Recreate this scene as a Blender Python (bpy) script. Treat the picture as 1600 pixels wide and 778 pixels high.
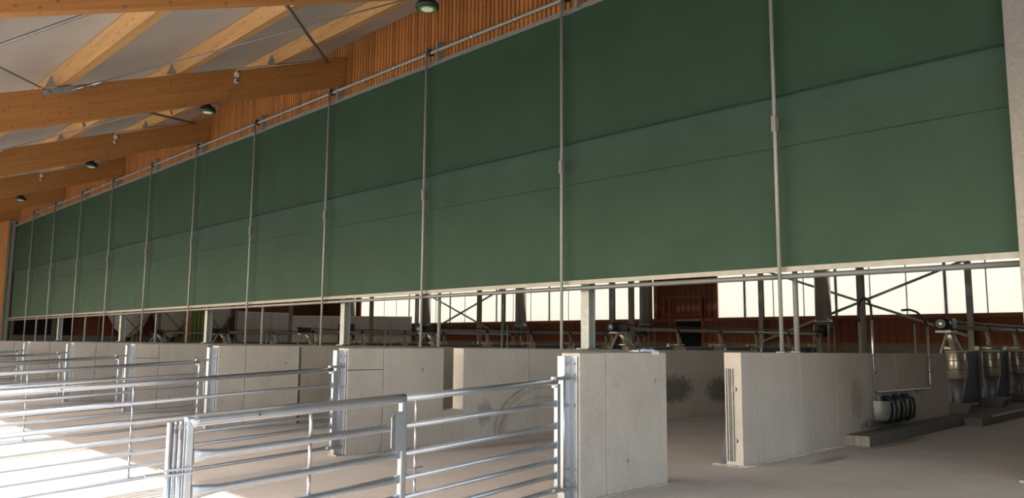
import bpy, math, random
from mathutils import Vector, Matrix

for o in list(bpy.data.objects):
    bpy.data.objects.remove(o)
SC = bpy.context.scene
COL = SC.collection
R = math.radians

# ------------------------------------------------------------------ camera
CAM_H = 1.65
cd = bpy.data.cameras.new('camera')
cam = bpy.data.objects.new('camera', cd)
COL.objects.link(cam)
yaw, pitch, roll = R(44.756), R(6.756), R(0.430)
fw = Vector((-math.cos(yaw)*math.cos(pitch), math.sin(yaw)*math.cos(pitch), math.sin(pitch)))
rt = fw.cross(Vector((0, 0, 1))).normalized()
up = rt.cross(fw)
r2 = math.cos(roll)*rt + math.sin(roll)*up
u2 = -math.sin(roll)*rt + math.cos(roll)*up
m = Matrix((r2, u2, -fw)).transposed().to_4x4()
m.translation = Vector((0, 0, CAM_H))
cam.matrix_world = m
cd.sensor_fit = 'HORIZONTAL'
cd.sensor_width = 36.0
cd.lens = 1219.2/1600*36.0
cd.clip_end = 500
SC.camera = cam

# ------------------------------------------------------------------ light
SUN_T = Vector((0.65, 1.06, -1.0)).normalized()      # the way the sunlight travels
w = bpy.data.worlds.new('world')
SC.world = w
w.use_nodes = True
nt = w.node_tree
sky = nt.nodes.new('ShaderNodeTexSky')
sky.sky_type = 'NISHITA'
sky.sun_disc = False
sky.sun_elevation = R(38.7)
sky.sun_rotation = R(211.5)
sky.air_density = 1.0
sky.dust_density = 2.0
bg = nt.nodes['Background']
bg.inputs['Strength'].default_value = 0.55
wb = nt.nodes.new('ShaderNodeMix'); wb.data_type = 'RGBA'; wb.blend_type = 'MULTIPLY'
wb.inputs[0].default_value = 1.0; wb.inputs[7].default_value = (1.09, 1.0, 0.88, 1)      # white balance of the daylight
nt.links.new(sky.outputs[0], wb.inputs[6])
nt.links.new(wb.outputs[2], bg.inputs[0])
sd = bpy.data.lights.new('sun', 'SUN')
sd.energy = 7.0
sd.angle = R(0.55)
sd.color = (1.0, 0.95, 0.87)
sun = bpy.data.objects.new('sun', sd)
COL.objects.link(sun)
sun.rotation_euler = SUN_T.to_track_quat('-Z', 'Y').to_euler()
sun.location = (-10, -20, 20)

SC.view_settings.view_transform = 'Standard'
SC.view_settings.look = 'None'
SC.view_settings.exposure = 0.48
SC.view_settings.gamma = 1.0
SC.view_settings.use_curve_mapping = False

# ------------------------------------------------------------------ materials
def new_mat(name):
    mt = bpy.data.materials.new(name)
    mt.use_nodes = True
    n = mt.node_tree.nodes
    return mt, mt.node_tree, n, n['Principled BSDF']

def coords(nt, scale=(1, 1, 1), world=False, rot=(0, 0, 0)):
    mp = nt.nodes.new('ShaderNodeMapping')
    mp.inputs['Scale'].default_value = scale
    mp.inputs['Rotation'].default_value = rot
    if world:
        g = nt.nodes.new('ShaderNodeNewGeometry')
        nt.links.new(g.outputs['Position'], mp.inputs['Vector'])
    else:
        t = nt.nodes.new('ShaderNodeTexCoord')
        nt.links.new(t.outputs['Object'], mp.inputs['Vector'])
    return mp.outputs[0]

def noise(nt, vec, scale, detail=4, rough=0.55):
    n = nt.nodes.new('ShaderNodeTexNoise')
    n.inputs['Scale'].default_value = scale
    n.inputs['Detail'].default_value = detail
    n.inputs['Roughness'].default_value = rough
    nt.links.new(vec, n.inputs['Vector'])
    return n.outputs['Fac']

def ramp(nt, fac, stops):
    r = nt.nodes.new('ShaderNodeValToRGB')
    e = r.color_ramp.elements
    while len(e) < len(stops):
        e.new(0.5)
    for i, (p, c) in enumerate(stops):
        e[i].position = p
        e[i].color = (c[0], c[1], c[2], 1) if hasattr(c, '__len__') else (c, c, c, 1)
    nt.links.new(fac, r.inputs[0])
    return r.outputs[0]

def mix(nt, fac, a, b, mode='MIX'):
    x = nt.nodes.new('ShaderNodeMix')
    x.data_type = 'RGBA'
    x.blend_type = mode
    for s, v in ((x.inputs[0], fac), (x.inputs[6], a), (x.inputs[7], b)):
        if hasattr(v, 'is_linked'):
            nt.links.new(v, s)
        elif hasattr(v, '__len__'):
            s.default_value = (v[0], v[1], v[2], 1)
        else:
            s.default_value = v
    return x.outputs[2]

def bump(nt, b, height, strength=0.2, dist=0.01):
    n = nt.nodes.new('ShaderNodeBump')
    n.inputs['Strength'].default_value = strength
    n.inputs['Distance'].default_value = dist
    nt.links.new(height, n.inputs['Height'])
    nt.links.new(n.outputs[0], b.inputs['Normal'])

def math_node(nt, op, a, b=None):
    n = nt.nodes.new('ShaderNodeMath')
    n.operation = op
    for i, v in enumerate((a, b)):
        if v is None:
            continue
        if hasattr(v, 'is_linked'):
            nt.links.new(v, n.inputs[i])
        else:
            n.inputs[i].default_value = v
    return n.outputs[0]

def ellipse_mask(nt, centre, rad):
    """soft stain at a place on a wall, world coordinates"""
    g = nt.nodes.new('ShaderNodeNewGeometry')
    s = nt.nodes.new('ShaderNodeVectorMath'); s.operation = 'SUBTRACT'
    nt.links.new(g.outputs['Position'], s.inputs[0]); s.inputs[1].default_value = centre
    d = nt.nodes.new('ShaderNodeVectorMath'); d.operation = 'DIVIDE'
    nt.links.new(s.outputs[0], d.inputs[0]); d.inputs[1].default_value = rad
    l = nt.nodes.new('ShaderNodeVectorMath'); l.operation = 'LENGTH'
    nt.links.new(d.outputs[0], l.inputs[0])
    nz = noise(nt, coords(nt, (1, 1, 1), True), 7, 5, 0.7)
    v = math_node(nt, 'ADD', l.outputs['Value'], math_node(nt, 'MULTIPLY', math_node(nt, 'SUBTRACT', nz, 0.5), 1.3))
    return ramp(nt, v, [(0.55, 1), (1.0, 0)])

def ring_mask(nt, centre, rad):
    """curved scuff mark swept by a gate"""
    g = nt.nodes.new('ShaderNodeNewGeometry')
    s = nt.nodes.new('ShaderNodeVectorMath'); s.operation = 'SUBTRACT'
    nt.links.new(g.outputs['Position'], s.inputs[0]); s.inputs[1].default_value = centre
    d = nt.nodes.new('ShaderNodeVectorMath'); d.operation = 'DIVIDE'
    nt.links.new(s.outputs[0], d.inputs[0]); d.inputs[1].default_value = rad
    l = nt.nodes.new('ShaderNodeVectorMath'); l.operation = 'LENGTH'
    nt.links.new(d.outputs[0], l.inputs[0])
    band = ramp(nt, l.outputs['Value'], [(0.80, 0), (0.88, 0.5), (0.93, 0.15), (0.97, 1), (1.0, 0)])
    sp = nt.nodes.new('ShaderNodeSeparateXYZ'); nt.links.new(d.outputs[0], sp.inputs[0])
    cut = ramp(nt, sp.outputs[1], [(0.0, 1), (0.35, 0)])
    nz = ramp(nt, noise(nt, coords(nt, (1, 1, 1), True), 3, 4), [(0.35, 0.2), (0.6, 1)])
    return math_node(nt, 'MULTIPLY', math_node(nt, 'MULTIPLY', band, cut), nz)

def concrete(name, base, dark=0.8, stains=(), streak=0.25, bumps=0.25, rough=0.85):
    mt, nt, n, b = new_mat(name)
    v = coords(nt, (1, 1, 1), True)
    c1 = ramp(nt, noise(nt, v, 1.3, 6, 0.6), [(0.3, [x*dark for x in base]), (0.7, [x*1.08 for x in base])])
    c2 = mix(nt, 0.35, c1, ramp(nt, noise(nt, v, 14, 5, 0.7), [(0.35, [x*0.8 for x in base]), (0.65, [x*1.12 for x in base])]))
    if streak:
        vs = coords(nt, (5, 5, 0.35), True)
        c2 = mix(nt, streak, c2, ramp(nt, noise(nt, vs, 2.5, 4, 0.6), [(0.35, [x*0.62 for x in base]), (0.6, [x*1.05 for x in base])]))
    vo = nt.nodes.new('ShaderNodeTexVoronoi')
    vo.inputs['Scale'].default_value = 9
    nt.links.new(v, vo.inputs['Vector'])
    pit = ramp(nt, vo.outputs['Distance'], [(0.035, 1), (0.075, 0)])
    gate = ramp(nt, noise(nt, v, 2.2, 2), [(0.5, 0), (0.6, 1)])
    pit = math_node(nt, 'MULTIPLY', pit, gate)
    v2 = nt.nodes.new('ShaderNodeTexVoronoi'); v2.inputs['Scale'].default_value = 24
    nt.links.new(v, v2.inputs['Vector'])
    pit2 = math_node(nt, 'MULTIPLY', ramp(nt, v2.outputs['Distance'], [(0.06, 1), (0.13, 0)]), ramp(nt, noise(nt, v, 3.1, 3), [(0.50, 0), (0.62, 1)]))
    c2 = mix(nt, math_node(nt, 'MULTIPLY', pit, 0.8), c2, [x*0.3 for x in base])
    c2 = mix(nt, math_node(nt, 'MULTIPLY', pit2, 0.65), c2, [x*0.35 for x in base])
    for centre, rad, col, amt in stains:
        if amt < 0:
            c2 = mix(nt, math_node(nt, 'MULTIPLY', ring_mask(nt, centre, rad), -amt), c2, col)
            continue
        c2 = mix(nt, math_node(nt, 'MULTIPLY', ellipse_mask(nt, centre, rad), amt), c2, col)
    nt.links.new(c2, b.inputs['Base Color'])
    b.inputs['Roughness'].default_value = rough
    h = math_node(nt, 'SUBTRACT', noise(nt, v, 25, 6, 0.7), math_node(nt, 'MULTIPLY', pit, 2.0))
    bump(nt, b, h, bumps, 0.008)
    return mt

def wood(name, base, axis='Z', vary=0.25, knots=True, lam=0.0, rough=0.6):
    mt, nt, n, b = new_mat(name)
    sc = {'X': (0.25, 6, 6), 'Y': (6, 0.25, 6), 'Z': (6, 6, 0.25)}[axis]
    v = coords(nt, sc)
    c = ramp(nt, noise(nt, v, 3.0, 6, 0.65), [(0.25, [x*0.62 for x in base]), (0.5, base), (0.8, [min(1, x*1.2) for x in base])])
    oi = nt.nodes.new('ShaderNodeObjectInfo')
    c = mix(nt, vary, c, ramp(nt, oi.outputs['Random'], [(0.0, [x*0.55 for x in base]), (1.0, [min(1, x*1.45) for x in base])]))
    if lam:
        vv = coords(nt, (1, 1, 1))
        sp = nt.nodes.new('ShaderNodeSeparateXYZ'); nt.links.new(vv, sp.inputs[0])
        fr = math_node(nt, 'FRACT', math_node(nt, 'DIVIDE', sp.outputs[2], lam))
        c = mix(nt, math_node(nt, 'MULTIPLY', ramp(nt, fr, [(0.0, 1), (0.06, 0)]), 0.45), c, [x*0.5 for x in base])
        fl = math_node(nt, 'FLOOR', math_node(nt, 'DIVIDE', sp.outputs[2], lam))
        wn = nt.nodes.new('ShaderNodeTexWhiteNoise'); wn.noise_dimensions = '1D'
        nt.links.new(fl, wn.inputs['W'])
        c = mix(nt, 0.22, c, ramp(nt, wn.outputs['Value'], [(0, [x*0.7 for x in base]), (1, [min(1, x*1.25) for x in base])]))
    if knots:
        sk = nt.nodes.new('ShaderNodeSeparateXYZ'); nt.links.new(coords(nt), sk.inputs[0])
        a_, b_, c_ = {'X': (0, 1, 2), 'Y': (1, 0, 2), 'Z': (2, 0, 1)}[axis]
        cm = nt.nodes.new('ShaderNodeCombineXYZ')
        nt.links.new(math_node(nt, 'ADD', sk.outputs[a_], math_node(nt, 'MULTIPLY', oi.outputs['Random'], 37.0)), cm.inputs[0])
        nt.links.new(math_node(nt, 'MULTIPLY', math_node(nt, 'ADD', sk.outputs[b_], sk.outputs[c_]), 2.0), cm.inputs[1])
        vo = nt.nodes.new('ShaderNodeTexVoronoi'); vo.voronoi_dimensions = '2D'; vo.inputs['Scale'].default_value = 2.6
        nt.links.new(cm.outputs[0], vo.inputs['Vector'])
        k = ramp(nt, vo.outputs['Distance'], [(0.035, 1), (0.085, 0)])
        c = mix(nt, math_node(nt, 'MULTIPLY', k, 0.8), c, [x*0.28 for x in base])
    nt.links.new(c, b.inputs['Base Color'])
    b.inputs['Roughness'].default_value = rough
    bump(nt, b, noise(nt, v, 8, 4), 0.15, 0.004)
    return mt

def metal(name, base, rough=0.4, metallic=0.85, mottle=0.25):
    mt, nt, n, b = new_mat(name)
    v = coords(nt, (1, 1, 1), True)
    c = mix(nt, mottle, base, ramp(nt, noise(nt, v, 20, 3, 0.5), [(0.35, [x*0.6 for x in base]), (0.65, [min(1, x*1.25) for x in base])]))
    nt.links.new(c, b.inputs['Base Color'])
    b.inputs['Metallic'].default_value = metallic
    nt.links.new(ramp(nt, noise(nt, v, 9, 4), [(0.3, rough*0.9), (0.7, min(1, rough*1.12))]), b.inputs['Roughness'])
    return mt

def plain(name, base, rough=0.6, metallic=0.0, var=0.1, scale=8, spec=0.5):
    mt, nt, n, b = new_mat(name)
    v = coords(nt, (1, 1, 1), True)
    c = ramp(nt, noise(nt, v, scale, 4), [(0.3, [x*(1-var) for x in base]), (0.7, [min(1, x*(1+var)) for x in base])])
    nt.links.new(c, b.inputs['Base Color'])
    b.inputs['Roughness'].default_value = rough
    b.inputs['Metallic'].default_value = metallic
    b.inputs['Specular IOR Level'].default_value = spec
    return mt

def fabric(name, base, transl=0.1):
    mt, nt, n, b = new_mat(name)
    v = coords(nt, (1, 1, 1), True)
    c = ramp(nt, noise(nt, v, 0.8, 5, 0.6), [(0.3, [x*0.88 for x in base]), (0.7, [x*1.1 for x in base])])
    vv = coords(nt, (0.4, 1, 60), True)
    c = mix(nt, 0.12, c, ramp(nt, noise(nt, vv, 3, 3), [(0.4, [x*0.6 for x in base]), (0.6, [x*1.4 for x in base])]))
    nt.links.new(c, b.inputs['Base Color'])
    b.inputs['Roughness'].default_value = 0.75
    b.inputs['Specular IOR Level'].default_value = 0.3
    wv = coords(nt, (1.2, 1, 0.5), True)
    bump(nt, b, noise(nt, wv, 1.6, 5, 0.65), 0.35, 0.05)
    if transl:
        t = nt.nodes.new('ShaderNodeBsdfTranslucent')
        nt.links.new(c, t.inputs[0])
        ms = nt.nodes.new('ShaderNodeMixShader')
        ms.inputs[0].default_value = transl
        nt.links.new(b.outputs[0], ms.inputs[1]); nt.links.new(t.outputs[0], ms.inputs[2])
        nt.links.new(ms.outputs[0], n['Material Output'].inputs[0])
    return mt

M = {}
CB = (0.525, 0.475, 0.425)
wall_stains = [
    ((-9.86, 14.9, 0.62), (0.4, 0.85, 0.36), (0.05, 0.046, 0.046), 0.7),
    ((-9.86, 16.8, 0.55), (0.4, 0.75, 0.36), (0.05, 0.046, 0.046), 0.7),
    ((-9.86, 9.15, 0.45), (0.4, 0.22, 0.22), (0.14, 0.13, 0.12), 0.5),
    ((-9.86, 10.9, 0.15), (1.6, 1.55, 0.82), (0.12, 0.11, 0.10), -0.75),
    ((-9.86, 10.6, 0.05), (1.5, 1.15, 0.62), (0.13, 0.12, 0.11), -0.6),
    ((-5.42, 13.7, 0.75), (0.4, 0.3, 0.45), (0.18, 0.12, 0.09), 0.4),
    ((-5.42, 15.2, 0.25), (0.4, 1.6, 0.14), (0.04, 0.035, 0.03), 0.8),
]
M['concrete'] = concrete('board marked concrete', CB, 0.78, wall_stains, 0.10, 0.3, 0.85)
M['concrete_darker'] = concrete('darker brown concrete', (0.36, 0.315, 0.26), 0.75, (), 0.25)  # darker brown; on the far partition runs it stands for their shade
M['concrete_dark'] = concrete('grey concrete base', (0.20, 0.19, 0.175), 0.8)
M['kerb'] = concrete('kerb concrete', (0.15, 0.145, 0.14), 0.7)
M['floor'] = concrete('screed floor', (0.52, 0.475, 0.435), 0.80, (
    ((-9.2, 9.2, 0), (0.25, 1.4, 0.3), (0.25, 0.17, 0.12), 0.5),
    ((-5.0, 14.2, 0), (0.25, 1.5, 0.3), (0.22, 0.14, 0.09), 0.6),
    ((-4.9, 11.3, 0), (0.14, 0.7, 0.3), (0.22, 0.13, 0.08), 0.6),
    ((-9.0, 3.0, -0.1), (0.9, 0.6, 0.4), (0.36, 0.29, 0.23), 0.4)), 0.0, 0.15)
M['slat'] = wood('orange cladding wood', (0.40, 0.165, 0.045), 'Z', 0.45, True)
M['slat_back'] = plain('dark red gap board', (0.13, 0.03, 0.010), 0.8)
M['glulam'] = wood('glued laminated timber', (0.37, 0.165, 0.045), 'X', 0.1, True, 0.105)
M['purlin'] = wood('pale spruce timber', (0.53, 0.31, 0.125), 'X', 0.12, True)
M['endgrain'] = wood('brown end grain', (0.30, 0.12, 0.05), 'Z', 0.1, False)
M['brown'] = wood('dark red brown boarding', (0.20, 0.055, 0.022), 'Z', 0.3, False)
M['brown_trim'] = wood('red brown trim timber', (0.27, 0.075, 0.03), 'X', 0.2, False)
M['orange_board'] = wood('orange gable boarding', (0.75, 0.36, 0.13), 'Z', 0.2, True)
M['roof'] = plain('white roof sheeting', (0.40, 0.375, 0.35), 0.55, 0, 0.05, 0.8)
M['galv'] = metal('galvanised steel', (0.46, 0.485, 0.53), 0.34, 0.85, 0.12)
M['galv_dull'] = metal('dull galvanised steel', (0.33, 0.325, 0.305), 0.55, 0.6)
M['alu'] = metal('grey aluminium profile', (0.34, 0.335, 0.32), 0.5, 0.5, 0.06)
M['steel'] = metal('stainless steel', (0.50, 0.48, 0.42), 0.32, 0.7, 0.04)
M['duct'] = plain('spiral duct steel', (0.52, 0.50, 0.46), 0.30, 0.75, 0.03, 2)
M['column'] = metal('column zinc', (0.50, 0.53, 0.52), 0.55, 0.45, 0.3)
M['pole'] = metal('pole zinc', (0.42, 0.42, 0.39), 0.6, 0.4, 0.2)
M['rod'] = metal('tie rod steel', (0.24, 0.23, 0.24), 0.5, 0.6)
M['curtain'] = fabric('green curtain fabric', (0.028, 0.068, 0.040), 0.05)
M['curtain_low'] = fabric('green curtain fabric, single layer', (0.046, 0.094, 0.066), 0.08)  # lighter green: light bounced off the ground is put into the colour
M['hem'] = plain('dark green hem shade', (0.014, 0.034, 0.022), 0.8)  # shade along the curtain fold, painted as a very dark green
M['black'] = plain('black plastic', (0.012, 0.013, 0.016), 0.45)
M['navy'] = plain('dark blue motor paint', (0.010, 0.016, 0.045), 0.35)
M['blue'] = plain('blue grey plastic panel', (0.050, 0.062, 0.125), 0.5)
M['white'] = plain('white plastic', (0.75, 0.74, 0.72), 0.5)
M['greyboard'] = plain('pale grey board', (0.55, 0.50, 0.47), 0.6)
M['sack'] = fabric('white silo cloth', (0.85, 0.82, 0.74), 0.3)
M['hole'] = plain('unlit opening', (0.004, 0.004, 0.005), 0.9)
M['green_paint'] = plain('green paint', (0.06, 0.20, 0.04), 0.6)
M['foil'] = plain('white plastic film', (0.78, 0.80, 0.86), 0.25)
M['ink'] = plain('dark print on film', (0.05, 0.06, 0.14), 0.4)
M['grass'] = plain('grass', (0.42, 0.45, 0.30), 0.9, 0, 0.3, 2)
M['gravel'] = plain('pale gravel ground', (0.50, 0.47, 0.42), 0.9, 0, 0.15, 3)
# translucent multiwall sheet
mt, nt_, n_, b_ = new_mat('translucent wall sheet')
b_.inputs['Base Color'].default_value = (0.9, 0.88, 0.84, 1)
b_.inputs['Roughness'].default_value = 0.35
t_ = nt_.nodes.new('ShaderNodeBsdfTranslucent'); t_.inputs[0].default_value = (0.95, 0.86, 0.77, 1)
p_ = nt_.nodes.new('ShaderNodeBsdfTransparent'); p_.inputs[0].default_value = (0.95, 0.86, 0.77, 1)
m1 = nt_.nodes.new('ShaderNodeMixShader'); m1.inputs[0].default_value = 0.30
nt_.links.new(t_.outputs[0], m1.inputs[1]); nt_.links.new(p_.outputs[0], m1.inputs[2])
m2 = nt_.nodes.new('ShaderNodeMixShader'); m2.inputs[0].default_value = 0.94
nt_.links.new(b_.outputs[0], m2.inputs[1]); nt_.links.new(m1.outputs[0], m2.inputs[2])
nt_.links.new(m2.outputs[0], n_['Material Output'].inputs[0])
M['sheet'] = mt
mt, nt_, n_, b_ = new_mat('lamp glass')
b_.inputs['Base Color'].default_value = (0.45, 0.62, 0.50, 1)
b_.inputs['Roughness'].default_value = 0.08
b_.inputs['Coat Weight'].default_value = 0.5
M['lens'] = mt

# ------------------------------------------------------------------ mesh helpers
def wloc(o):
    v = Vector((0, 0, 0))
    while o is not None:
        v += o.location
        o = o.parent
    return v

class MB:
    def __init__(s):
        s.v = []; s.f = []; s.sm = []
    def add(s, vs, fs, smooth=False):
        k = len(s.v)
        s.v += [tuple(v) for v in vs]
        for f in fs:
            s.f.append(tuple(i+k for i in f)); s.sm.append(smooth)
        return s
    def box(s, x0, x1, y0, y1, z0, z1):
        x0, x1 = min(x0, x1), max(x0, x1); y0, y1 = min(y0, y1), max(y0, y1); z0, z1 = min(z0, z1), max(z0, z1)
        vs = [(x0, y0, z0), (x1, y0, z0), (x1, y1, z0), (x0, y1, z0), (x0, y0, z1), (x1, y0, z1), (x1, y1, z1), (x0, y1, z1)]
        return s.add(vs, [(0, 3, 2, 1), (4, 5, 6, 7), (0, 1, 5, 4), (1, 2, 6, 5), (2, 3, 7, 6), (3, 0, 4, 7)])
    def hexa(s, pts):           # 8 points, bottom loop then top loop
        return s.add(pts, [(0, 3, 2, 1), (4, 5, 6, 7), (0, 1, 5, 4), (1, 2, 6, 5), (2, 3, 7, 6), (3, 0, 4, 7)])
    def beam(s, p0, p1, w, h, upv=(0, 0, 1)):
        p0, p1 = Vector(p0), Vector(p1)
        d = (p1-p0).normalized()
        sd = d.cross(Vector(upv))
        if sd.length < 1e-4:
            sd = d.cross(Vector((0, 1, 0)))
        sd.normalize()
        u = sd.cross(d)
        a, b = sd*w/2, u*h/2
        return s.hexa([p0-a-b, p0+a-b, p1+a-b, p1-a-b, p0-a+b, p0+a+b, p1+a+b, p1-a+b])
    def loft(s, secs, n=10, caps=True):   # secs: (centre, axisA, axisB)
        k = []
        for c, a, b in secs:
            c, a, b = Vector(c), Vector(a), Vector(b)
            k += [c + a*math.cos(2*math.pi*i/n) + b*math.sin(2*math.pi*i/n) for i in range(n)]
        base = len(s.v)
        s.v += [tuple(v) for v in k]
        for j in range(len(secs)-1):
            for i in range(n):
                a0 = base+j*n+i; a1 = base+j*n+(i+1) % n
                s.f.append((a0, a1, a1+n, a0+n)); s.sm.append(True)
        if caps:
            s.f.append(tuple(base+i for i in reversed(range(n)))); s.sm.append(False)
            s.f.append(tuple(base+(len(secs)-1)*n+i for i in range(n))); s.sm.append(False)
        return s
    def tube(s, p0, p1, r, n=10, r1=None):
        p0, p1 = Vector(p0), Vector(p1)
        d = (p1-p0).normalized()
        a = d.cross(Vector((0, 0, 1)))
        if a.length < 1e-3:
            a = Vector((1, 0, 0))
        a.normalize(); b = d.cross(a)
        r1 = r if r1 is None else r1
        return s.loft([(p0, a*r, b*r), (p1, a*r1, b*r1)], n)
    def path(s, pts, r, n=8):
        pts = [Vector(p) for p in pts]
        secs = []
        prev = None
        for i, p in enumerate(pts):
            d = (pts[min(i+1, len(pts)-1)] - pts[max(i-1, 0)]).normalized()
            if prev is None:
                a = d.cross(Vector((0, 0, 1)))
                if a.length < 1e-2:
                    a = d.cross(Vector((1, 0, 0)))
            else:
                a = prev - d*prev.dot(d)
            a.normalize(); prev = a
            b = d.cross(a)
            secs.append((p, a*r, b*r))
        return s.loft(secs, n)
    def lathe(s, c, prof, n=20, axis='Z'):     # prof: (radius, height)
        c = Vector(c)
        if axis == 'Z':
            A, B, D = Vector((1, 0, 0)), Vector((0, 1, 0)), Vector((0, 0, 1))
        elif axis == 'Y':
            A, B, D = Vector((0, 0, 1)), Vector((1, 0, 0)), Vector((0, 1, 0))
        else:
            A, B, D = Vector((0, 1, 0)), Vector((0, 0, 1)), Vector((1, 0, 0))
        return s.loft([(c+D*h, A*r, B*r) for r, h in prof], n)
    def prism(s, poly, a0, a1, axis='X'):      # poly in the other two axes
        n = len(poly)
        def P(a, p):
            return {'X': (a, p[0], p[1]), 'Y': (p[0], a, p[1]), 'Z': (p[0], p[1], a)}[axis]
        vs = [P(a0, p) for p in poly] + [P(a1, p) for p in poly]
        fs = [tuple(range(n)), tuple(reversed(range(n, 2*n)))] + [(i, i+n, (i+1) % n+n, (i+1) % n) for i in range(n)]
        return s.add(vs, fs)
    def build(s, name, mat, parent=None, rot=None, bevel=0, loc=None):
        off = wloc(parent)
        own = Vector(loc) if loc is not None else Vector((0, 0, 0))
        me = bpy.data.meshes.new(name)
        vs = [Vector(v)-off-own for v in s.v]
        if rot is not None:                       # keep world shape, give the object a rotated frame
            inv = rot.inverted()
            vs = [inv @ v for v in vs]
        me.from_pydata(vs, [], s.f)
        me.polygons.foreach_set('use_smooth', s.sm)
        me.update()
        import bmesh
        bm = bmesh.new(); bm.from_mesh(me)
        bmesh.ops.recalc_face_normals(bm, faces=bm.faces)
        bm.to_mesh(me); bm.free()
        me.materials.append(mat)
        o = bpy.data.objects.new(name, me)
        COL.objects.link(o)
        if parent is not None:
            o.parent = parent
        o.location = own
        if rot is not None:
            o.rotation_euler = rot.to_euler()
        if bevel:
            bv = o.modifiers.new('bevel', 'BEVEL')
            bv.width = bevel; bv.segments = 2; bv.limit_method = 'ANGLE'
        return o

def tag(o, label, cat, group=None):
    o['label'] = label; o['category'] = cat
    if group:
        o['group'] = group
    return o
def thing(name, label, cat, loc, group=None):
    o = bpy.data.objects.new(name, None)
    o.empty_display_size = 0.2
    COL.objects.link(o)
    o.location = loc
    return tag(o, label, cat, group)
def struct(o):
    o['kind'] = 'structure'
    return o
def inst(src, parent, offset):
    c = src.copy(); COL.objects.link(c)
    c.parent = parent; c.location = offset
    return c
def copy_tree(root, loc, label, group=None):
    r = root.copy(); COL.objects.link(r); r.location = loc
    r['label'] = label
    if group:
        r['group'] = group
    for ch in list(root.children):
        c = ch.copy(); COL.objects.link(c); c.parent = r
        for g in list(ch.children):
            d = g.copy(); COL.objects.link(d); d.parent = c
    return r
ORD = ['first', 'second', 'third', 'fourth', 'fifth', 'sixth', 'seventh', 'eighth', 'ninth', 'tenth', 'eleventh', 'twelfth', 'thirteenth', 'fourteenth', 'fifteenth']

# ------------------------------------------------------------------ plan of the barn
PX = [-5.44, -9.86, -14.18, -18.45, -22.85, -27.15, -31.5, -35.8]      # right faces of the partitions
COLX = [-9.84, -18.43, -27.14, -35.72, -44.8]
BEAMX = [-1.0, -9.8, -18.4, -27.2, -36.0, -44.8, -53.6]
YC = 11.6
K = 0.364
XL, XR, YF, YO = -56.0, 12.0, 34.2, -1.25
def fz(y):                                     # floor falls gently outwards
    return 0.0 if y >= 6.3 else -0.04*(6.3-y)
def roof_z(y):
    return 9.95-K*(YC-y)

# ------------------------------------------------------------------ setting
b = MB()
for y0, y1 in ((6.3, YF+0.3), (-3.0, 6.3)):
    z0, z1 = fz(y0), fz(y1)
    b.hexa([(XL, y0, z0-0.3), (XR, y0, z0-0.3), (XR, y1, z1-0.3), (XL, y1, z1-0.3), (XL, y0, z0), (XR, y0, z0), (XR, y1, z1), (XL, y1, z1)])
struct(b.build('floor', M['floor']))
struct(MB().box(-180, 120, -160, -3.0, -0.9, -0.42).build('ground', M['gravel']))
struct(MB().box(-180, 120, YF+0.3, 200, -0.9, -0.3).build('meadow', M['grass']))

# roof sheeting: outer slope and the main roof behind it
zr = 9.95+K*(23-YC)
roof = MB()
RW = 0.34
for y0, z0, y1, z1 in ((YO-0.2, roof_z(YO-0.2), 23-RW, zr-K*RW), (23+RW, zr-K*RW, YF+1, zr-K*(YF+1-23))):
    roof.hexa([(XL-0.5, y0, z0), (XR, y0, z0), (XR, y1, z1), (XL-0.5, y1, z1), (XL-0.5, y0, z0+0.18), (XR, y0, z0+0.18), (XR, y1, z1+0.18), (XL-0.5, y1, z1+0.18)])
rl = struct(MB().box(XL-0.5, XR, 23-0.05, 23+0.05, zr+0.05, zr+0.2).build('window_3', M['galv_dull']))  # unseen ridge skylight, added to brighten the dark interior
for sg in (-1, 1):
    MB().hexa([(XL-0.5, 23+sg*(RW+0.1), zr-K*RW+0.18), (XR, 23+sg*(RW+0.1), zr-K*RW+0.18), (XR, 23, zr+0.2), (XL-0.5, 23, zr+0.2),
               (XL-0.5, 23+sg*(RW+0.1), zr-K*RW+0.20), (XR, 23+sg*(RW+0.1), zr-K*RW+0.20), (XR, 23, zr+0.22), (XL-0.5, 23, zr+0.22)]).build('pane', M['sheet'], rl)
ceiling = struct(roof.build('ceiling', M['roof']))
ceiling.name = 'ceiling'

# slatted wall above the curtain
wu = struct(MB().box(XL, XR, YC+0.06, YC+0.16, 8.36, 9.98).build('wall_upper', M['slat_back']))
pitch_s = 0.134
slat0 = MB().box(-0.048, 0.048, YC+0.028, YC+0.062, 8.36, 9.95).build('slat', M['slat'], wu)
slat0.location = (-8.4, 0, 0)
i = 1
while i < 300:
    inst(slat0, wu, (-8.4-pitch_s*i, random.Random(i).uniform(-0.004, 0.004), 0)); i += 1
b = MB(); x = -8.4-pitch_s*300
while x > XL:
    b.box(x-0.048, x+0.048, YC+0.028, YC+0.062, 8.36, 9.95); x -= pitch_s
x = -8.4+pitch_s
while x < XR:
    b.box(x-0.048, x+0.048, YC+0.028, YC+0.062, 8.36, 9.95); x += pitch_s
b.build('slat_run', M['slat'], wu)['kind'] = 'stuff'

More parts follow.
